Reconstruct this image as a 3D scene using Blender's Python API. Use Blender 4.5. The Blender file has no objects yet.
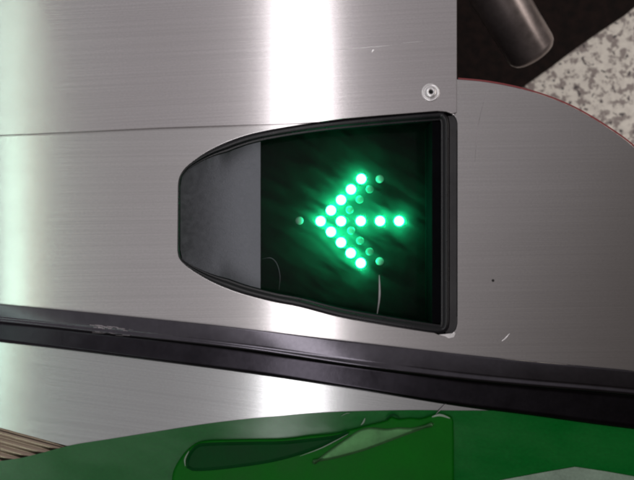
import bpy, bmesh, math, random
from mathutils import Vector
random.seed(7)
R = math.radians
S = 0.0005            # metres per photo pixel on the deck
CH = 0.30             # camera height over the deck
DZ = 0.90             # height of the deck above the floor
SC = bpy.context.scene
COL = SC.collection

def P(px, py, h=0.0):
    """photo pixel -> place at height h over the deck"""
    f = S * (CH - h) / CH
    return Vector(((px - 317) * f, (240 - py) * f, DZ + h))

# ------------------------------------------------------------------ camera
cd = bpy.data.cameras.new('camera'); cam = bpy.data.objects.new('camera', cd); COL.objects.link(cam)
cam.location = (0, 0, DZ + CH)
cd.sensor_width = 36.0
cd.lens = 36.0 * CH / (634 * S)
cd.clip_start = 0.01; cd.clip_end = 50
cd.dof.use_dof = True; cd.dof.focus_distance = CH + 0.004; cd.dof.aperture_fstop = 20.0
SC.camera = cam
SC.view_settings.view_transform = 'Standard'; SC.view_settings.look = 'None'
SC.view_settings.exposure = 0; SC.view_settings.gamma = 1
SC.cycles.pixel_filter_type = 'BLACKMAN_HARRIS'; SC.cycles.filter_width = 2.4
SC.cycles.max_bounces = 8

# ------------------------------------------------------------------ world: dim hall, brighter to one side
w = bpy.data.worlds.new('World'); SC.world = w; w.use_nodes = True
nt = w.node_tree; nt.nodes.clear()
tc = nt.nodes.new('ShaderNodeTexCoord')
dot = nt.nodes.new('ShaderNodeVectorMath'); dot.operation = 'DOT_PRODUCT'
dot.inputs[1].default_value = (-0.80, 0.45, 0.35)
nt.links.new(tc.outputs['Generated'], dot.inputs[0])
ramp = nt.nodes.new('ShaderNodeValToRGB')
ramp.color_ramp.elements[0].position = 0.10; ramp.color_ramp.elements[0].color = (0.040, 0.034, 0.030, 1)
ramp.color_ramp.elements[1].position = 1.0; ramp.color_ramp.elements[1].color = (0.40, 0.385, 0.395, 1)
e = ramp.color_ramp.elements.new(0.28); e.color = (0.105, 0.095, 0.090, 1)
e = ramp.color_ramp.elements.new(0.46); e.color = (0.34, 0.322, 0.325, 1)
mr = nt.nodes.new('ShaderNodeMapRange'); mr.inputs[1].default_value = -0.45; mr.inputs[2].default_value = 0.95
nt.links.new(dot.outputs['Value'], mr.inputs[0]); nt.links.new(mr.outputs[0], ramp.inputs[0])
bg = nt.nodes.new('ShaderNodeBackground'); bg.inputs[1].default_value = 1.0
nt.links.new(ramp.outputs[0], bg.inputs[0])
wo = nt.nodes.new('ShaderNodeOutputWorld'); nt.links.new(bg.outputs[0], wo.inputs[0])

# ------------------------------------------------------------------ ceiling tubes mirrored in the steel, and one added fill lamp
def tube_light(name, px, wpx, watts, color, H=1.6, y=-0.5, length=3.2, rot=0.0):
    k = (CH + H) / CH
    ld = bpy.data.lights.new(name, 'AREA'); ld.shape = 'RECTANGLE'
    ld.size = wpx * S * k; ld.size_y = length; ld.energy = watts; ld.color = color
    o = bpy.data.objects.new(name, ld); COL.objects.link(o)
    o.location = ((px - 317) * S * k, y, DZ + H); o.rotation_euler = (0, 0, rot)
    return o
tube_light('ceiling_or_fill_lamp', 303, 56, 7.8, (1.0, 0.97, 0.98))
tube_light('ceiling_or_fill_lamp', 10, 6, 2.2, (0.66, 1.0, 0.80))
tube_light('ceiling_or_fill_lamp', 30, 5, 0.28, (1.0, 0.72, 0.45))

tube_light('ceiling_or_fill_lamp', 1130, 60, 30.0, (1.0, 0.93, 0.86), y=0.6, length=2.4)  # added lamp out of view, there only to brighten the floor

# ------------------------------------------------------------------ node helpers
def new_mat(name):
    m = bpy.data.materials.new(name); m.use_nodes = True
    b = m.node_tree.nodes['Principled BSDF']
    return m, m.node_tree, b
def setp(b, **kw):
    for k, v in kw.items():
        b.inputs[k.replace('_', ' ')].default_value = v
def noise(nt, vec, scale, detail=3, rough=0.5):
    n = nt.nodes.new('ShaderNodeTexNoise'); n.inputs['Scale'].default_value = scale
    n.inputs['Detail'].default_value = detail; n.inputs['Roughness'].default_value = rough
    if vec is not None: nt.links.new(vec, n.inputs['Vector'])
    return n.outputs['Fac']
def mapping(nt, vec, sc=(1, 1, 1), rot=(0, 0, 0), loc=(0, 0, 0)):
    n = nt.nodes.new('ShaderNodeMapping'); n.inputs['Scale'].default_value = sc
    n.inputs['Rotation'].default_value = rot; n.inputs['Location'].default_value = loc
    nt.links.new(vec, n.inputs['Vector']); return n.outputs[0]
def rng(nt, v, a, b, c, d):
    n = nt.nodes.new('ShaderNodeMapRange')
    for i, x in enumerate((a, b, c, d)): n.inputs[i + 1].default_value = x
    nt.links.new(v, n.inputs[0]); return n.outputs[0]
def math_(nt, op, a, b):
    n = nt.nodes.new('ShaderNodeMath'); n.operation = op
    for i, x in enumerate((a, b)):
        if isinstance(x, (int, float)): n.inputs[i].default_value = x
        else: nt.links.new(x, n.inputs[i])
    return n.outputs[0]
def mixc(nt, f, a, b):
    n = nt.nodes.new('ShaderNodeMix'); n.data_type = 'RGBA'
    if isinstance(f, (int, float)): n.inputs[0].default_value = f
    else: nt.links.new(f, n.inputs[0])
    for i, x in ((6, a), (7, b)):
        if isinstance(x, tuple): n.inputs[i].default_value = x
        else: nt.links.new(x, n.inputs[i])
    return n.outputs[2]

def fine_scratches(nt, uv, angle, density, length=9.0, width=0.028, sc=60):
    """thin straight scratches: stretched voronoi cells, kept only in a few cells"""
    v = mapping(nt, mapping(nt, uv, (1, 1, 1), (0, 0, angle)), (sc / length, sc, 1), (0, 0, 0), (random.random() * 5, random.random() * 5, 0))
    ns = nt.nodes.new('ShaderNodeTexVoronoi'); ns.feature = 'F1'; ns.distance = 'EUCLIDEAN'
    ns.inputs['Scale'].default_value = 1.0; ns.inputs['Randomness'].default_value = 1.0
    nt.links.new(v, ns.inputs['Vector'])
    line = rng(nt, ns.outputs['Distance'], 0.0, width * 3, 1.0, 0.0)
    pick = nt.nodes.new('ShaderNodeSeparateColor'); nt.links.new(ns.outputs['Color'], pick.inputs[0])
    keep = math_(nt, 'LESS_THAN', pick.outputs[0], density)
    return math_(nt, 'MULTIPLY', line, keep)

def brushed(name, base=(0.67, 0.645, 0.65), rough=0.205, aniso=1.0, arot=0.25, tint=None, grain=1.7):
    m, nt, b = new_mat(name)
    uvn = nt.nodes.new('ShaderNodeUVMap'); uvn.uv_map = 'UVMap'; uv = uvn.outputs[0]
    tg = nt.nodes.new('ShaderNodeTangent'); tg.direction_type = 'UV_MAP'; tg.uv_map = 'UVMap'
    nt.links.new(tg.outputs[0], b.inputs['Tangent'])
    g1 = noise(nt, mapping(nt, uv, (6, 1800, 1)), 1.0, 3, 0.6)      # brushing, along u
    g2 = noise(nt, mapping(nt, uv, (3, 4000, 1)), 1.0, 2, 0.6)
    g3 = noise(nt, mapping(nt, uv, (9, 12, 1)), 1.0, 4, 0.6)          # smears
    g4 = noise(nt, mapping(nt, uv, (900, 1500, 1)), 1.0, 2, 0.5)      # fine speckle
    c = mixc(nt, rng(nt, g1, 0.3, 0.7, 0, 1), tuple(x * (1 - 0.05 * grain) for x in base) + (1,), tuple(min(1, x * (1 + 0.04 * grain)) for x in base) + (1,))
    c = mixc(nt, rng(nt, g4, 0.35, 0.7, 0, 0.30), c, tuple(x * 0.72 for x in base) + (1,))
    c = mixc(nt, rng(nt, g3, 0.25, 0.95, 0, 0.5), c, (base[0] * .78, base[1] * .76, base[2] * .74, 1))
    s1 = fine_scratches(nt, uv, R(4), 0.16); s2 = fine_scratches(nt, uv, R(-38), 0.10, 7, 0.02, 55); s3 = fine_scratches(nt, uv, R(63), 0.07, 9, 0.02, 45)
    s = math_(nt, 'MAXIMUM', math_(nt, 'MAXIMUM', s1, s2), s3)
    c = mixc(nt, math_(nt, 'MULTIPLY', s, 0.40), c, (0.92, 0.88, 0.9, 1))
    nt.links.new(c, b.inputs['Base Color'])
    r = rng(nt, g1, 0.25, 0.75, rough * 0.97, rough * 1.03)
    r = math_(nt, 'ADD', r, rng(nt, g3, 0.0, 1.0, -0.02, 0.04))
    nt.links.new(r, b.inputs['Roughness'])
    bp = nt.nodes.new('ShaderNodeBump'); bp.inputs['Strength'].default_value = 0.025 * grain; bp.inputs['Distance'].default_value = 0.00012
    hgt = math_(nt, 'ADD', g2, math_(nt, 'MULTIPLY', s, -1.2))
    nt.links.new(hgt, bp.inputs['Height']); nt.links.new(bp.outputs[0], b.inputs['Normal'])
    setp(b, Metallic=1.0, Anisotropic=aniso, Anisotropic_Rotation=arot)
    g = nt.nodes.new('ShaderNodeBsdfAnisotropic'); g.inputs['Roughness'].default_value = 0.30; g.inputs['Anisotropy'].default_value = 0.3
    nt.links.new(tg.outputs[0], g.inputs['Tangent']); nt.links.new(c, g.inputs['Color'])
    ms = nt.nodes.new('ShaderNodeMixShader'); ms.inputs[0].default_value = 0.24
    nt.links.new(b.outputs[0], ms.inputs[1]); nt.links.new(g.outputs[0], ms.inputs[2]); nt.links.new(ms.outputs[0], nt.nodes['Material Output'].inputs[0])
    return m

def plain(name, col, rough=0.5, metallic=0.0, spec=0.5, bump=0.0, bscale=800, var=0.2, coat=0.0, lscale=60):
    m, nt, b = new_mat(name)
    t = nt.nodes.new('ShaderNodeTexCoord'); o = t.outputs['Object']
    n1 = noise(nt, mapping(nt, o, (1, 1, 1)), lscale, 4, 0.6); n2 = noise(nt, mapping(nt, o), bscale, 3, 0.6)
    f = rng(nt, math_(nt, 'ADD', n1, math_(nt, 'MULTIPLY', n2, 0.6)), 0.55, 1.05, 0, 1)
    nt.links.new(mixc(nt, f, tuple(x * (1 - var) for x in col) + (1,), tuple(min(1, x * (1 + var)) for x in col) + (1,)), b.inputs['Base Color'])
    nt.links.new(rng(nt, n1, 0.3, 0.7, rough * 0.85, min(1, rough * 1.15)), b.inputs['Roughness'])
    setp(b, Metallic=metallic, Specular_IOR_Level=spec, Coat_Weight=coat)
    if bump:
        bp = nt.nodes.new('ShaderNodeBump'); bp.inputs['Strength'].default_value = bump; bp.inputs['Distance'].default_value = 0.0003
        nt.links.new(n2, bp.inputs['Height']); nt.links.new(bp.outputs[0], b.inputs['Normal'])
    return m

# ------------------------------------------------------------------ mesh helpers
def link(name, me, mat, parent=None, smooth=False):
    o = bpy.data.objects.new(name, me); COL.objects.link(o)
    me.materials.clear(); me.materials.append(mat)
    if smooth: me.polygons.foreach_set('use_smooth', [True] * len(me.polygons))
    if parent is not None: o.parent = parent
    return o
def uv_xy(me, ang=0.0):
    uv = me.uv_layers.get('UVMap') or me.uv_layers.new(name='UVMap')
    c, s = math.cos(ang), math.sin(ang)
    for l in me.loops:
        v = me.vertices[l.vertex_index].co
        uv.data[l.index].uv = (v.x * c + v.y * s, -v.x * s + v.y * c)
def slab(name, outer, holes, top, thick, mat, parent=None, bevel=0.0003, ang=0.0, place=None, fine=0):
    """polygon (photo pixels at the deck) with holes, extruded; place(px,py,dz) puts each point"""
    place = place or (lambda x, y, dz: P(x, y, top + dz) if False else None)
    cu = bpy.data.curves.new('tmp', 'CURVE'); cu.dimensions = '2D'; cu.fill_mode = 'BOTH'
    cu.extrude = thick / 2 - bevel; cu.bevel_depth = bevel; cu.bevel_resolution = 2; cu.offset = -bevel
    for poly in [outer] + holes:
        sp = cu.splines.new('POLY'); sp.points.add(len(poly) - 1); sp.use_cyclic_u = True
        for p, q in zip(sp.points, poly):
            v = P(q[0], q[1], top); p.co = (v.x, v.y, 0, 1)
    o = bpy.data.objects.new('tmp', cu); COL.objects.link(o)
    dg = bpy.context.evaluated_depsgraph_get()
    me = bpy.data.meshes.new_from_object(o.evaluated_get(dg)); bpy.data.objects.remove(o)
    for v in me.vertices: v.co.z += DZ + top - thick / 2
    bm = bmesh.new(); bm.from_mesh(me); bmesh.ops.remove_doubles(bm, verts=bm.verts, dist=1e-7); bmesh.ops.recalc_face_normals(bm, faces=bm.faces)
    bm.to_mesh(me); bm.free()
    me.polygons.foreach_set('use_smooth', [False] * len(me.polygons))
    uv_xy(me, ang)
    return link(name, me, mat, parent)
def tilt(o, fn):
    """move every vertex in z only (along the view of nobody: a shear of the sheet into its sloping plane)"""
    for v in o.data.vertices: v.co = fn(v.co)
def smooth_curve(pts, n=12, closed=False):
    out = []; m = len(pts)
    idx = range(m) if closed else range(m - 1)
    for i in idx:
        g = lambda k: Vector(pts[k % m]) if closed else Vector(pts[max(0, min(m - 1, k))])
        p0, p1, p2, p3 = g(i - 1), g(i), g(i + 1), g(i + 2)
        for j in range(n):
            t = j / n
            out.append(0.5 * ((2 * p1) + (-p0 + p2) * t + (2 * p0 - 5 * p1 + 4 * p2 - p3) * t * t + (-p0 + 3 * p1 - 3 * p2 + p3) * t ** 3))
    if not closed: out.append(Vector(pts[-1]))
    return [tuple(v) for v in out]
def resample(poly, step):
    pts = [Vector(p) for p in poly]; pts.append(pts[0]); out = []
    acc = 0.0; L = 0
    for a, b in zip(pts, pts[1:]):
        d = (b - a).length
        while acc <= L + d and d > 0:
            out.append(tuple(a.lerp(b, (acc - L) / d))); acc += step
        L += d
    return out
def grid_mesh(rows, name, mat, parent=None, closed=False, smooth=True, ang=0.0):
    bm = bmesh.new(); R_ = [[bm.verts.new(v) for v in r] for r in rows]; n = len(rows[0])
    for a, b in zip(R_, R_[1:]):
        for i in range(n if closed else n - 1):
            j = (i + 1) % n
            try: bm.faces.new((a[i], a[j], b[j], b[i]))
            except ValueError: pass
    bmesh.ops.remove_doubles(bm, verts=bm.verts, dist=1e-8)
    bmesh.ops.recalc_face_normals(bm, faces=bm.faces)
    up = sum(f.normal.z * f.calc_area() for f in bm.faces)
    if up < 0: bmesh.ops.reverse_faces(bm, faces=bm.faces)
    me = bpy.data.meshes.new(name); bm.to_mesh(me); bm.free(); uv_xy(me, ang)
    return link(name, me, mat, parent, smooth)
def lathe(name, prof, centre, mat, parent=None, seg=28, axis=None):
    rows = [[Vector((r * math.cos(2 * math.pi * k / seg), r * math.sin(2 * math.pi * k / seg), z)) for k in range(seg)] for r, z in prof]
    o = grid_mesh(rows, name, mat, parent, closed=True)
    q = Vector((0, 0, 1)).rotation_difference(axis) if axis is not None else None
    for v in o.data.vertices: v.co = (q @ v.co if q else v.co) + centre
    uv_xy(o.data)
    return o
def ribbon(name, pts, widths, mat, parent, lift=0.00025, thick=0.00012, side=None):
    """a thin worn line with a low rounded section"""
    rows = []
    for i, p in enumerate(pts):
        a = Vector(pts[max(0, i - 1)][:2]); b = Vector(pts[min(len(pts) - 1, i + 1)][:2]); t = (b - a).normalized(); n = Vector((-t.y, t.x))
        wd = widths[i] if isinstance(widths, list) else widths
        row = []
        for u, hz in ((-0.5, 0), (-0.25, 0.8), (0.25, 0.8), (0.5, 0)):
            q = Vector(p[:2]) + n * wd * u
            row.append((side or (lambda x, y, h: P(x, y, h)))(q.x, q.y, lift + hz * thick))
        rows.append(row)
    return grid_mesh(rows, name, mat, parent)

def tag(o, label, cat, group=None):
    o['label'] = label; o['category'] = cat
    if group: o['group'] = group

# ------------------------------------------------------------------ materials
M = {}
M['steel'] = brushed('brushed_steel')
M['cover'] = brushed('brushed_cover_steel', base=(0.66, 0.625, 0.635))
M['side'] = brushed('brushed_side_steel', base=(0.55, 0.56, 0.565), rough=0.165)
M['bright'] = plain('bare_bright_steel', (0.85, 0.82, 0.83), 0.30, 0.7, var=0.1)
M['body'] = plain('dark_steel_body', (0.035, 0.03, 0.033), 0.45, 0.6)
M['rubber'] = plain('black_rubber', (0.095, 0.089, 0.104), 0.15, 1.0, 0.4, bump=0.02, bscale=500, var=0.14)
M['bezel'] = plain('charcoal_plastic', (0.0055, 0.005, 0.007), 0.28, 0, 0.35, bump=0.06, bscale=1500)
M['shroud'] = plain('grey_speckled_plastic', (0.090, 0.094, 0.105), 0.33, 0.7, 0.5, bump=0.22, bscale=1800, var=0.12, lscale=400)
M['black'] = plain('black_plastic', (0.006, 0.006, 0.008), 0.35, 0, 0.4)
M['board'] = plain('dark_led_board', (0.003, 0.004, 0.004), 0.5, 0, 0.05, bump=0.3, bscale=500, var=0.6)
M['red'] = plain('red_trim', (0.24, 0.035, 0.04), 0.4, 0)
M['worn'] = plain('worn_scuff', (0.30, 0.27, 0.29), 0.5, 0, bscale=2500, var=0.5)
M['arm'] = plain('satin_tube_steel', (0.32, 0.27, 0.265), 0.33, 0.75, bump=0.1, bscale=300)
M['darkfloor'] = plain('dark_floor_strip', (0.012, 0.007, 0.006), 0.7, 0, 0.1, bump=0.3, bscale=60, var=0.5)
M['lip'] = plain('dull_recess_steel', (0.035, 0.032, 0.035), 0.4, 0.3)
M['matte'] = plain('matte_black', (0.004, 0.004, 0.005), 0.9, 0, 0.0)
M['lipr'] = plain('dark_seal_lip', (0.034, 0.031, 0.038), 0.18, 1.0, 0.3, bump=0.04, bscale=500)
M['hole'] = plain('black_hole', (0.004, 0.003, 0.003), 0.7)
M['rib'] = brushed('ribbed_dark_metal', base=(0.42, 0.33, 0.26), rough=0.2)  # brown base puts the warm lamp's tan reflection into the colour

def green_mat(name, metal_col, diff_col, f, rough=0.22):
    m, nt, b = new_mat(name)
    uvn = nt.nodes.new('ShaderNodeUVMap'); uvn.uv_map = 'UVMap'; uv = uvn.outputs[0]
    tg = nt.nodes.new('ShaderNodeTangent'); tg.direction_type = 'UV_MAP'; tg.uv_map = 'UVMap'
    nt.links.new(tg.outputs[0], b.inputs['Tangent'])
    n = noise(nt, mapping(nt, uv, (500, 700, 1)), 1.0, 3, 0.6); n2 = noise(nt, mapping(nt, uv, (14, 30, 1)), 1.0, 4, 0.6)
    c = mixc(nt, rng(nt, math_(nt, 'ADD', n, n2), 0.7, 1.3, 0, 1), tuple(x * .82 for x in diff_col) + (1,), tuple(x * 1.15 for x in diff_col) + (1,))
    nt.links.new(c, b.inputs['Base Color'])
    nt.links.new(rng(nt, n2, .3, .7, rough * .9, rough * 1.15), b.inputs['Roughness'])
    setp(b, Metallic=0.0, Specular_IOR_Level=0.1)
    g = nt.nodes.new('ShaderNodeBsdfAnisotropic'); g.inputs['Color'].default_value = (0.75, 0.80, 0.77, 1)
    g.inputs['Roughness'].default_value = rough; g.inputs['Anisotropy'].default_value = 0.78; g.inputs['Rotation'].default_value = 0.0
    nt.links.new(tg.outputs[0], g.inputs['Tangent'])
    ms = nt.nodes.new('ShaderNodeMixShader'); ms.inputs[0].default_value = f
    sx = nt.nodes.new('ShaderNodeSeparateXYZ'); nt.links.new(uv, sx.inputs[0])
    nt.links.new(math_(nt, 'ADD', rng(nt, sx.outputs[0], -0.03, 0.05, f, f * 0.2), rng(nt, n2, 0.4, 0.7, -0.02, 0.03)), ms.inputs[0])
    nt.links.new(b.outputs[0], ms.inputs[1]); nt.links.new(g.outputs[0], ms.inputs[2]); nt.links.new(ms.outputs[0], nt.nodes['Material Output'].inputs[0])
    return m
M['green'] = green_mat('green_film', None, (0.0008, 0.095, 0.012), 0.07, 0.21)
M['greendark'] = plain('dark_green_plastic', (0.001, 0.040, 0.007), 0.45, 0, 0.08, var=0.15)
M['greenmid'] = plain('green_plastic', (0.0004, 0.098, 0.003), 0.45, 0, 0.10, var=0.12)
M['greenpale'] = plain('pale_green_reflection', (0.075, 0.20, 0.075), 0.48, 0.7, 0.3, bscale=300, var=0.25)  # paler green imitates a soft reflection on the moulding
M['pale'] = plain('pale_film_and_glints', (0.20, 0.27, 0.21), 0.45, 0.2)  # decal film, also used for the painted highlight lines

def led_mat(name, on, k=1.0):
    m, nt, b = new_mat(name)
    if on:
        setp(b, Base_Color=(0.3, 0.9, 0.5, 1), Emission_Color=(0.012, 1.0, 0.34, 1), Emission_Strength=130.0, Roughness=0.2)
    else:
        t = nt.nodes.new('ShaderNodeTexCoord'); n = noise(nt, t.outputs['Object'], 1200, 2)
        nt.links.new(mixc(nt, n, (0.20 * k, 0.19 * k, 0.22 * k, 1), (0.34 * k, 0.33 * k, 0.37 * k, 1)), b.inputs['Base Color'])
        setp(b, Roughness=0.25, Subsurface_Weight=0.0)
    return m
M['led_on'] = led_mat('lit_green_led', True); M['led_off'] = led_mat('unlit_led', False, 0.7); M['led_dim'] = led_mat('unlit_led_inner', False, 0.18)  # inner unlit diodes coloured darker so they blend into the glow

# ground
def granite():
    m, nt, b = new_mat('speckled_granite')
    t = nt.nodes.new('ShaderNodeTexCoord'); o = t.outputs['Object']
    n1 = noise(nt, o, 48, 6, 0.66); n2 = noise(nt, mapping(nt, o, loc=(3, 1, 0)), 62, 4, 0.6); n3 = noise(nt, mapping(nt, o, loc=(7, 2, 0)), 70, 2, 0.5)
    c = mixc(nt, rng(nt, n2, 0.35, 0.65, 0, 1), (0.74, 0.68, 0.61, 1), (0.90, 0.84, 0.75, 1))
    c = mixc(nt, rng(nt, n1, 0.50, 0.56, 0, 0.9), c, (0.24, 0.19, 0.18, 1))
    c = mixc(nt, rng(nt, n3, 0.635, 0.66, 0, 0.95), c, (0.05, 0.035, 0.04, 1))
    nt.links.new(c, b.inputs['Base Color']); setp(b, Roughness=0.35)
    return m
M['granite'] = granite()

# ------------------------------------------------------------------ floor, far below the deck
FH = -DZ
def world_quad(name, pts, z, mat):
    bm = bmesh.new(); bm.faces.new([bm.verts.new((x, y, z)) for x, y in pts])
    bmesh.ops.recalc_face_normals(bm, faces=bm.faces)
    me = bpy.data.meshes.new(name); bm.to_mesh(me); bm.free(); uv_xy(me)
    o = link(name, me, mat); o['kind'] = 'structure'; return o
world_quad('floor', [(-4, -4), (4, -4), (4, 4), (-4, 4)], 0, M['granite'])
a = P(500, 104, FH); c = P(640, 4, FH); dvec = (c - a).normalized(); nv = Vector((-dvec.y, dvec.x, 0))
edge = []
for i in range(61):
    q = a - dvec * 1.2 + dvec * 3.6 * i / 60 + nv * random.uniform(-0.0025, 0.0025); edge.append((q.x, q.y))
q1 = c + dvec * 1.9 + nv * 1.6; q0 = a - dvec * 1.2 + nv * 1.6
world_quad('floor_strip', edge + [(q1.x, q1.y), (q0.x, q0.y)], 0.004, M['darkfloor'])  # near-black strip laid over the granite

# ------------------------------------------------------------------ THE FARE GATE
gate = bpy.data.objects.new('fare_gate', None); COL.objects.link(gate)
tag(gate, 'brushed stainless steel fare gate with a lit green arrow display and green side band', 'fare gate')
def part(o, parent=None):
    return o

# display outline (photo pixels), clockwise from left top
top_pts = [(178.5, 186), (180.5, 176), (189, 165), (210, 150.5), (236, 139), (266, 131), (320, 122.5), (380, 116.5), (438, 112)]
bot_pts = [(438, 333), (420, 330.5), (386, 325), (340, 316.7), (300, 306.5), (274, 301.5), (241, 293), (214, 282.5), (192.5, 270), (180.5, 259.5), (178, 250)]
corner_t = [(444, 113), (448, 117), (449.5, 123)]
corner_b = [(449.5, 322), (448, 329), (444, 332.5)]
outline = smooth_curve(top_pts + corner_t, 10) + smooth_curve(corner_b + bot_pts, 10)
outline = resample(outline, 3.0)
def offset_poly(poly, fn):
    n = len(poly); out = []
    for i, p in enumerate(poly):
        a = Vector(poly[(i - 2) % n]); b = Vector(poly[(i + 2) % n]); t = (b - a).normalized(); nn = Vector((-t.y, t.x))  # inward in pixel space for this winding
        out.append(tuple(Vector(p) + nn * fn(p, nn)))
    return out

# deck: one sheet, hole for the display (wider on the right)
arc = [(458, 79.5), (485, 82), (515, 87.5), (545, 96), (575, 108.5), (605, 126), (634, 147), (662, 176), (690, 212), (712, 255), (724, 300), (728, 345), (729, 383)]
arc_s = smooth_curve(arc, 8)
deck_outer = [(-160, 40), (450, 40), (450, 79)] + arc_s + [(634, 371), (500, 358.5), (420, 350.5), (240, 328.5), (120, 316), (0, 304.5), (-160, 289)]
hole = []
for p in offset_poly(outline, lambda p, n: -0.4):
    x, y = p
    if x > 430: x = 430 + (x - 430) * (27.0 / 19.5)
    hole.append((x, y + (1.5 if (x > 438 and y > 300) else 0)))
slab('deck_plate', deck_outer, [hole], 0.0, 0.0015, M['steel'], gate, 0.0002, ang=R(0.8))
# red trim hugging the rounded end
inner = [(x, y) for x, y in arc_s]
def edge_strip(pts, w0, w1, h0, h1, name, mat, parent):
    rows = [[], [], [], []]
    for i, p in enumerate(pts):
        a = Vector(pts[max(0, i - 1)]); b = Vector(pts[min(len(pts) - 1, i + 1)]); t = (b - a).normalized(); n = Vector((t.y, -t.x))
        for k, (u, h) in enumerate(((w0, h1), (w0, h0), (w1, h0), (w1, h1))):
            q = Vector(p) + n * u; rows[k].append(P(q.x, q.y, h))
    return grid_mesh(rows, name, mat, parent, smooth=False)
edge_strip(arc_s, 0.15, 1.7, -0.0003, -0.012, 'edge_trim', M['red'], gate)
# body down to the floor
body_arc = [(x - 10, y + 9) for x, y in arc_s]
slab('body', [(-150, -160), (430, -160), (440, 88)] + body_arc + [(700, 376), (620, 362), (240, 320), (0, 297), (-150, 283)], [], -0.034, DZ - 0.036, M['body'], gate, 0.001)
slab('under_tray', [(-140, 60), (435, 60), (452, 100)] + [(x - 8, y + 7) for x, y in arc_s[6:]] + [(690, 370), (634, 362), (420, 343), (240, 321), (0, 298), (-140, 285)], [[(x, y) for x, y in offset_poly(hole, lambda p, n: -2)]], -0.0018, 0.030, M['body'], gate, 0.0003)

# cover plate lying on the deck
cov = [(-160, -160), (457, -160), (457, 112.5), (452.5, 113.8), (447, 111.8), (438, 111), (380, 115.6), (345, 118.6), (320, 122.0), (300, 123.2), (160, 127.8), (80, 131.6), (0, 135.2), (-160, 142)]
slab('cover_plate', cov, [], 0.0020, 0.0016, M['cover'], gate, 0.00025, ang=R(3))
cover = gate.children[-1]
# cover side wall on the right, dropping towards the pedestal
slab('side_wall', [(448, -158), (454.5, -158), (454.5, 78), (448, 78)], [], 0.0003, 0.10, M['body'], gate, 0.0003)

# screw on the cover
sp = P(430.5, 92.5, 0.0020)
scr = lathe('screw', [(0.0046, 0.0), (0.0044, 0.0004), (0.0037, 0.0006), (0.0035, 0.0002), (0.0031, 0.0002), (0.0030, 0.0010), (0.0025, 0.0016), (0.0015, 0.0018), (0.0012, 0.0017), (0.0011, 0.0004)], sp, M['bright'], cover)
lathe('screw_hole', [(0.00115, 0.0005), (0.0, 0.0005)], sp, M['hole'], scr)

# ------------------------------------------------------------------ display (bezel with its own parts)
def wfac(p, n):                       # rim narrower at the left end, wider at the right
    x = p[0]
    return 0.28 + 1.15 * min(1, max(0, (x - 180) / 45.0))
prof = [(-0.2, -0.0010), (0.0, 0.0006), (0.6, 0.0012), (1.6, 0.0015), (3.0, 0.0013), (4.2, 0.0007), (4.8, 0.0001), (5.4, 0.0004), (6.0, 0.0001)]
rows = []
for off, h in prof:
    poly = offset_poly(outline, lambda p, n: off * (wfac(p, n)))
    hh = h
    rows.append([P(x, y, hh) for x, y in poly])
bez = grid_mesh(rows, 'arrow_display', M['bezel'], gate, closed=True)
rows = [[P(x, y, h) for x, y in offset_poly(outline, lambda p, n: o_ * wfac(p, n))] for o_, h in ((6.0, 0.0001), (6.6, -0.0030), (6.8, -0.0200))]
grid_mesh(rows, 'inner_wall', M['matte'], bez, closed=True)
def yint(pts, x):
    pts = sorted(pts)
    for (x0, y0), (x1, y1) in zip(pts, pts[1:]):
        if x0 <= x <= x1: return y0 + (y1 - y0) * (x - x0) / max(1e-6, x1 - x0)
    return pts[0][1] if x < pts[0][0] else pts[-1][1]
topc = smooth_curve(top_pts, 10); botc = smooth_curve(bot_pts, 10)
def span(x, ins):
    f = 0.28 + 1.15 * min(1, max(0, (x - 180) / 45.0))
    return yint(topc, x) + ins * f, yint(botc, x) - ins * f
# sloping grey shroud, x 180..260
rows = []
for i in range(41):
    t = i / 40; x = 180.3 + (260.5 - 180.3) * t
    y0, y1 = span(x, 6.3)
    if t == 0: y0, y1 = 187, 249
    h = -0.0002 - 0.0062 * (1 - (1 - t) ** 2.3)
    rows.append([P(x, y0 + (y1 - y0) * k / 24, h - 0.0010 * t + 0.0026 * min(1, 2 * t) * abs(k / 12 - 1) ** 5) for k in range(25)])
x = 260.5; y0, y1 = span(x, 6.3)
grid_mesh(rows, 'shroud', M['shroud'], bez)
grid_mesh([rows[-1], [P(x + .05, y0 + (y1 - y0) * k / 24, -0.0130) for k in range(25)]], 'shroud_end', M['matte'], bez)
# right hand frame bar
fr = [(432, span(432, 6.2)[0]), (444, span(438, 6.0)[0] + 1), (444, span(438, 6.0)[1] - 1), (432, span(432, 6.2)[1])]
slab('recess_lip', [(445.5, 116), (460, 115), (460, 336), (445.5, 336)], [], -0.0017, 0.001, M['lip'], gate, 0.0002)
slab('frame_bar', fr, [], -0.0003, 0.019, M['matte'], bez, 0.0004)
# the LED board, leaning down to the right
def hb(x): return -0.0122 - 0.0070 * (x - 260) / 172
rows = []
for i in range(31):
    x = 255 + 180 * i / 30; y0, y1 = span(x, 5.0)
    rows.append([P(x, y0 + (y1 - y0) * k / 24, hb(x)) for k in range(25)])
grid_mesh(rows, 'led_board', M['board'], bez)
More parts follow.
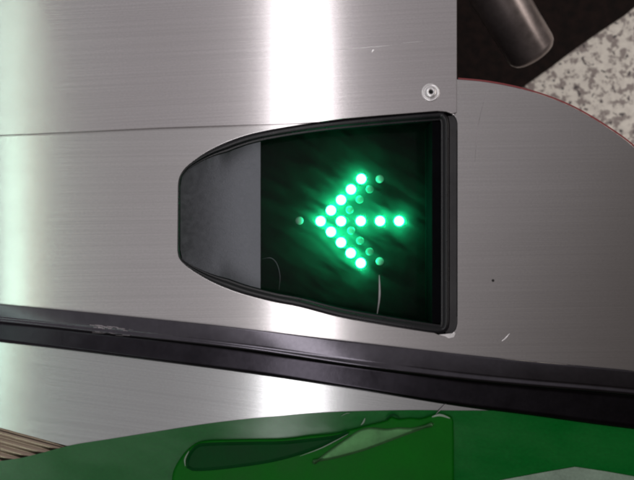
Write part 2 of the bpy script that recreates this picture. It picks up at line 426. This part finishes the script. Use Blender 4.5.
# smoked cover sheet above the diodes
m, nt, b = new_mat('smoked_acrylic')
nt.nodes.remove(b)
out = nt.nodes['Material Output']
tr = nt.nodes.new('ShaderNodeBsdfTransparent'); tr.inputs[0].default_value = (0.80, 0.84, 0.82, 1)
tl = nt.nodes.new('ShaderNodeBsdfTranslucent'); tl.inputs[0].default_value = (0.34, 0.42, 0.42, 1)
gl = nt.nodes.new('ShaderNodeBsdfGlossy'); gl.inputs['Roughness'].default_value = 0.11
tcn = nt.nodes.new('ShaderNodeTexCoord')
n1 = noise(nt, mapping(nt, mapping(nt, tcn.outputs['Object'], (1, 1, 1), (0, 0, R(32))), (60, 230, 40)), 1, 1.5, 0.5)
m1 = nt.nodes.new('ShaderNodeMixShader'); nt.links.new(rng(nt, n1, 0.30, 0.72, 0.012, 0.085), m1.inputs[0]); nt.links.new(tr.outputs[0], m1.inputs[1]); nt.links.new(tl.outputs[0], m1.inputs[2])
fz = nt.nodes.new('ShaderNodeFresnel'); fz.inputs[0].default_value = 1.18
m2 = nt.nodes.new('ShaderNodeMixShader'); nt.links.new(fz.outputs[0], m2.inputs[0]); nt.links.new(m1.outputs[0], m2.inputs[1]); nt.links.new(gl.outputs[0], m2.inputs[2])
nt.links.new(m2.outputs[0], out.inputs['Surface'])
M['smoke'] = m
def hs(x): return -0.0093 - 0.0085 * (x - 260) / 172
rows = []
for i in range(3):
    x = 260.8 + 171.6 * i / 2; y0, y1 = span(x, 6.3)
    rows.append([P(x, y0 + (y1 - y0) * k / 8, hs(x) + 0.0018) for k in range(9)])
win = grid_mesh(rows, 'window', M['smoke'], bez, smooth=False)

lit = [(361.2, 179), (351, 189.5), (341, 200), (331, 210.4), (320.6, 221.2), (341, 221.2), (360.7, 221), (380, 221), (399, 221), (331, 231.8), (341, 242.4), (350.7, 253), (360.7, 263)]
off = [(379.7, 179), (369.6, 189.3), (359.6, 199.6), (349.6, 209.9), (299.5, 220.7), (351, 230.7), (360, 240.7), (369.6, 251.6), (379.7, 261.3)]
def dome(r, hgt):
    if hgt < 0.002: return [(r, 0.0), (r, 0.0006), (r * .9, 0.0009), (r * .5, 0.0011), (0, 0.0011)]
    return [(r * 1.12, 0.0), (r * 1.12, 0.0004), (r, 0.0005)] + [(r * math.cos(a), 0.0005 + hgt * 0.4 + hgt * 0.6 * math.sin(a)) for a in (0, .3, .6, .9, 1.2, 1.4)] + [(0.0, 0.0005 + hgt)]
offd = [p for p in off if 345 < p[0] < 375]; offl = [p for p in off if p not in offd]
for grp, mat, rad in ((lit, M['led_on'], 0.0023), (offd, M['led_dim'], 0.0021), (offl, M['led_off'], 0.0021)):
    proto = None
    for (x, y) in grp:
        if proto is None:
            proto = lathe('led', dome(rad, 0.0026 if grp is lit else 0.001), Vector((0, 0, 0)), mat, bez, 20); o = proto
        else:
            o = proto.copy(); COL.objects.link(o); o.parent = bez
        o.location = P(x, y, hb(x))
        if grp is not lit: o['label'] = 'unlit clear green diode'
# metal clip at the lower right corner of the opening
clip_z = 0.0002
slab('corner_clip', [(438.5, 334.6), (455.5, 333.0), (454, 337.2), (449, 338.3), (446, 336.6)], [], 0.0005, 0.0004, M['bright'], gate, 0.0001)

# scratches and dents
def ln(pts): return smooth_curve(pts, 6)
def taper(n, w): return [w * (0.25 + 0.75 * math.sin(math.pi * (i + .5) / n)) for i in range(n)]
def scratch(pts, wd, parent, lift, mat=None, name='scratch'):
    q = ln(pts); return ribbon(name, q, taper(len(q), wd), mat or M['bright'], parent, lift, 0.00005)
deck = [c for c in gate.children if c.name.startswith('deck_plate')][0]
scratch([(338, 49.6), (358, 48.2), (380, 46.4), (392, 45.3)], 0.55, cover, 0.00203)
scratch([(401, 43.4), (412, 42.3), (424, 41.4)], 0.4, cover, 0.00203)
scratch([(372, 52.5), (373, 50.5), (374.5, 50)], 1.6, cover, 0.00203)
scratch([(487, 92), (481, 112), (477, 135), (475, 162)], 0.6, deck, 0.00002, M['worn'])
scratch([(502, 341), (506, 338), (509.5, 333.5)], 1.2, deck, 0.00003)
scratch([(571, 118), (572, 130), (572, 142)], 0.4, deck, 0.00002, M['worn'])
scratch([(379.2, 275), (379.6, 288), (379.2, 300), (377, 315)], 1.8, win, hs(379) + 0.0019, M['worn'])
scratch([(262, 259), (271, 258), (277, 264), (280, 276), (279, 290)], 0.6, win, hs(270) + 0.0019, M['shroud'])

lathe('pit', [(0.0007, 0.00004), (0.0, 0.00006)], P(493, 280.5, 0.0), M['hole'], deck)
# ------------------------------------------------------------------ rubber seal along the deck edge
sl = [(-160, 289, 307, 327), (0, 304, 322, 342.5), (120, 315.5, 335, 357), (240, 328, 349, 372.5), (353, 341.8, 365.5, 389.5), (454, 353.4, 378.5, 406), (530, 361.5, 386, 416), (634, 371, 395, 430), (800, 390, 414, 448)]
sm = [smooth_curve([(x, a, b_, c_) for x, a, b_, c_ in sl], 8)][0]
prof = [(0.0, -.0020, 0), (0.0, .0010, 0), (.04, .0013, 0), (.07, .00135, 0), (.4, .00135, 0), (.69, .00135, 0), (.73, .0013, 0), (.79, .0008, 0), (.85, .0014, 0), (.89, .0017, 0), (.95, .0017, 0), (1.0, .0010, 0),
        (0.05, -.0008, 1), (.12, -.0010, 1), (.16, -.0010, 1), (.5, -.0010, 1), (.81, -.0010, 1), (.85, -.0010, 1), (.93, -.0016, 1), (1.0, -.0040, 1)]
rows = []
for t, h, seg in prof:
    row = []
    for x, a, b_, c_ in sm:
        y = a + (b_ - a) * t if seg == 0 else b_ + (c_ - b_) * t
        row.append(P(x, y, h))
    rows.append(row)
seal = grid_mesh(rows[:12], 'rubber_seal', M['rubber'], gate)
grid_mesh(rows[11:], 'seal_lip', M['lipr'], seal)
for v in seal.data.vertices: pass

# ------------------------------------------------------------------ sloping side plate below the seal
SLOPE = -math.tan(R(3.5))
def seal_bot(x): return 342.0 + 0.139 * x
def side(px, py, lift=0.0):
    d = (py - seal_bot(px)) * S
    h = -0.0036 - max(-0.005, d) * SLOPE
    return P(px, py, h + lift)
def side_grid(name, top, bot, mat, parent, lift, n=60, k=10, thick=0.0008, xs=None, smooth=False):
    """sheet between two pixel lines on the sloping side, with thickness"""
    x0, x1 = xs
    rows = []
    for i in range(n + 1):
        x = x0 + (x1 - x0) * i / n; a, b_ = top(x), bot(x)
        row = [side(x, a, lift - thick)] + [side(x, a + (b_ - a) * j / k, lift) for j in range(k + 1)] + [side(x, b_, lift - thick)]
        rows.append(row)
    return grid_mesh(rows, name, mat, parent, smooth=smooth, ang=-math.atan(0.1345))
splate = side_grid('side_plate', lambda x: seal_bot(x) - 4, lambda x: 427.5 + 0.272 * x, M['side'], gate, 0.0, xs=(-160, 800))
# ribbed skirting under the side plate
rows = []
for j in range(0, 26 * 8 + 1):
    u = j / 8.0                        # rib count
    off_ = -6 + u * 7.7; hz = 0.0010 * abs(math.sin(math.pi * u)) ** 0.7
    rows.append([side(x, 427.5 + 0.272 * x + off_, -0.0030 + hz) for x in [(-160 + 96 * i) for i in range(11)]])
grid_mesh(rows, 'ribbed_skirt', M['rib'], gate, ang=-math.atan(0.27))
# green band
gtop = [(-160, 482), (0, 461), (33, 455), (70, 445.5), (110, 439), (160, 431), (205, 424), (250, 418.5), (280, 416), (310, 413.3), (353, 411.3), (411, 410.2), (450, 410.6)]
gl_ = smooth_curve(gtop, 8)
def gt(x): return yint(gl_, x) if x < 450 else max(410.6, seal_bot(x) - 4)
def gb(x): return 600
band = side_grid('green_band', gt, gb, M['green'], splate, 0.0004, n=160, k=20, xs=(-160, 800), thick=0.0004)
def side_poly(name, poly, mat, parent, lift, thick, bevel_steps=((0, 0), (0.6, .6), (1.6, .9), (2.6, 1.0)), ang=-0.134, smooth=False):
    """raised plastic form on the sloping side with a rounded shoulder"""
    poly = resample(poly, 2.0)
    rows = []
    for o_, f in ((-0.0, -0.3),) + tuple(bevel_steps):
        pp = offset_poly(poly, lambda p, n: o_)
        rows.append([side(x, y, lift + thick * f) for x, y in pp])
    bm = bmesh.new(); RR = [[bm.verts.new(v) for v in r] for r in rows]; n = len(poly)
    for a, b_ in zip(RR, RR[1:]):
        for i in range(n):
            bm.faces.new((a[i], a[(i + 1) % n], b_[(i + 1) % n], b_[i]))
    es = [bm.edges.get((RR[-1][i], RR[-1][(i + 1) % n])) for i in range(n)]
    bmesh.ops.triangle_fill(bm, edges=es, use_beauty=True)
    bmesh.ops.recalc_face_normals(bm, faces=bm.faces)
    me = bpy.data.meshes.new(name); bm.to_mesh(me); bm.free(); uv_xy(me, ang)
    return link(name, me, mat, parent, smooth)
# moulded green window frame on the band
outer = smooth_curve([(171, 500), (171.5, 484), (174, 469), (184, 453), (195, 443.5), (207, 440), (228, 439), (250, 438.5), (283, 438), (310, 435), (335, 432.5), (355, 428), (372, 423.5), (386, 420), (391, 416.6), (399, 418.5), (410, 417.4), (421, 418), (434, 414.2), (444, 414), (451, 416), (453.5, 421)], 5) + [(454, 440), (454, 470), (454, 500)]
gw = side_poly('green_window', outer, M['greenmid'], gate, 0.0004, 0.0024)
lens = smooth_curve([(186.5, 468), (186, 460), (190, 451), (197, 444.5), (209, 442.5), (250, 441.5), (283, 441), (308, 438.5), (333, 435.5), (350, 431.5), (342, 437), (328, 444.5), (310, 451.5), (290, 458), (266, 463.5), (231, 468.5), (205, 471), (192, 471)], 5)
side_poly('lens', lens, M['greendark'], gw, 0.0026, 0.0010, bevel_steps=((0, 0), (0.7, .7), (1.5, .9), (2.4, .6), (3.4, .3)))
reflp = smooth_curve([(312, 463), (330, 449), (346, 438), (360, 429.4), (372, 427), (386, 428.4), (399, 427), (411, 427.4), (424, 425), (435, 423.5), (422, 429.5), (398, 438.5), (378, 446), (360, 452.2), (335, 459)], 5)
side_poly('reflection_patch', reflp, M['greenpale'], gw, 0.0027, 0.0012, bevel_steps=((0, 0), (0.8, .4), (1.6, .72), (2.4, .92), (3.0, 1)), smooth=True)  # reflection on the moulding built as a pale raised patch
def sline(pts, wd, mat, parent, lift, name='crease_or_glint'):
    q = ln(pts); return ribbon(name, q, taper(len(q), wd), mat, parent, lift, 0.0003, side=lambda x, y, h: side(x, y, h))
sline([(300, 456), (320, 448.5), (336, 440.5), (348, 434)], 1.1, M['pale'], gw, 0.0036)  # painted highlight along the inner ramp
sline([(185.3, 466), (185, 459), (189, 451)], 1.6, M['pale'], gw, 0.0034)  # painted highlight on the rounded left end
sline([(361, 425), (363.5, 422), (365, 418)], 1.8, M['pale'], band, 0.0012)  # upper end of the ramp highlight, also painted
sline([(432, 417), (440, 415.3), (450, 418.3)], 3.0, M['pale'], gw, 0.0026)
sline([(436, 414), (441, 409), (446, 404)], 0.9, M['worn'], band, 0.0010)
sline([(341, 416), (346, 413.5), (350, 413)], 0.8, M['pale'], band, 0.0008)
sline([(386, 419), (393, 414.5), (400, 418)], 2.2, M['greendark'], gw, 0.0027)
# pale decal at the lower right
side_poly('pale_decal', [(470, 500), (500, 480), (540, 472.6), (575, 466.6), (605, 471), (650, 479), (700, 488), (700, 510), (470, 510)], M['pale'], splate, 0.0006, 0.0003, bevel_steps=((0, 0), (0.3, 1)))
# whitish wear on the seal
for k in range(34):
    x0 = random.choice([random.uniform(87, 98), random.uniform(103, 130), random.uniform(105, 126)]); x1 = x0 + random.uniform(3, 9)
    tt = random.choice([random.uniform(.58, .72), random.uniform(.58, .72), random.uniform(.90, 1.0)])
    wd = random.uniform(.3, 1.1) if tt < .8 else random.uniform(.25, .5)
    pts = [(x0 + (x1 - x0) * i / 7, 0) for i in range(8)]
    pts = [(x, (x - 0) / 120 * 11.5 + 304 + tt * (18.4 + x / 60) + random.uniform(-.2, .2)) for x, _ in pts]
    ribbon('scuff', pts, [wd * random.uniform(.4, 1.0) for _ in pts], M['worn'], seal, (0.00137 if tt < .8 else 0.00172), 0.0001)

# ------------------------------------------------------------------ turnstile arm, below and behind
arm = bpy.data.objects.new('turnstile_arm', None); COL.objects.link(arm)
tag(arm, 'satin steel turnstile arm with rounded end hanging over the dark floor', 'turnstile arm')
HA = -0.19
e1 = P(533, 54, HA); e0 = P(452, -80, HA + 0.05)
ax = (e1 - e0).normalized(); L = (e1 - e0).length; ra = 0.0195
lathe('bar', [(ra, 0), (ra, L * .3), (ra, L * .6), (ra, L - .006), (ra * .97, L - .003), (ra * .86, L), (ra * .6, L + .0014), (0, L + .002)], e0, M['arm'], arm, 40, ax)
lathe('hub', [(0, -.05), (.045, -.05), (.055, -.04), (.055, .0), (.05, .012), (ra, .016)], e0, M['body'], arm, 40, ax)
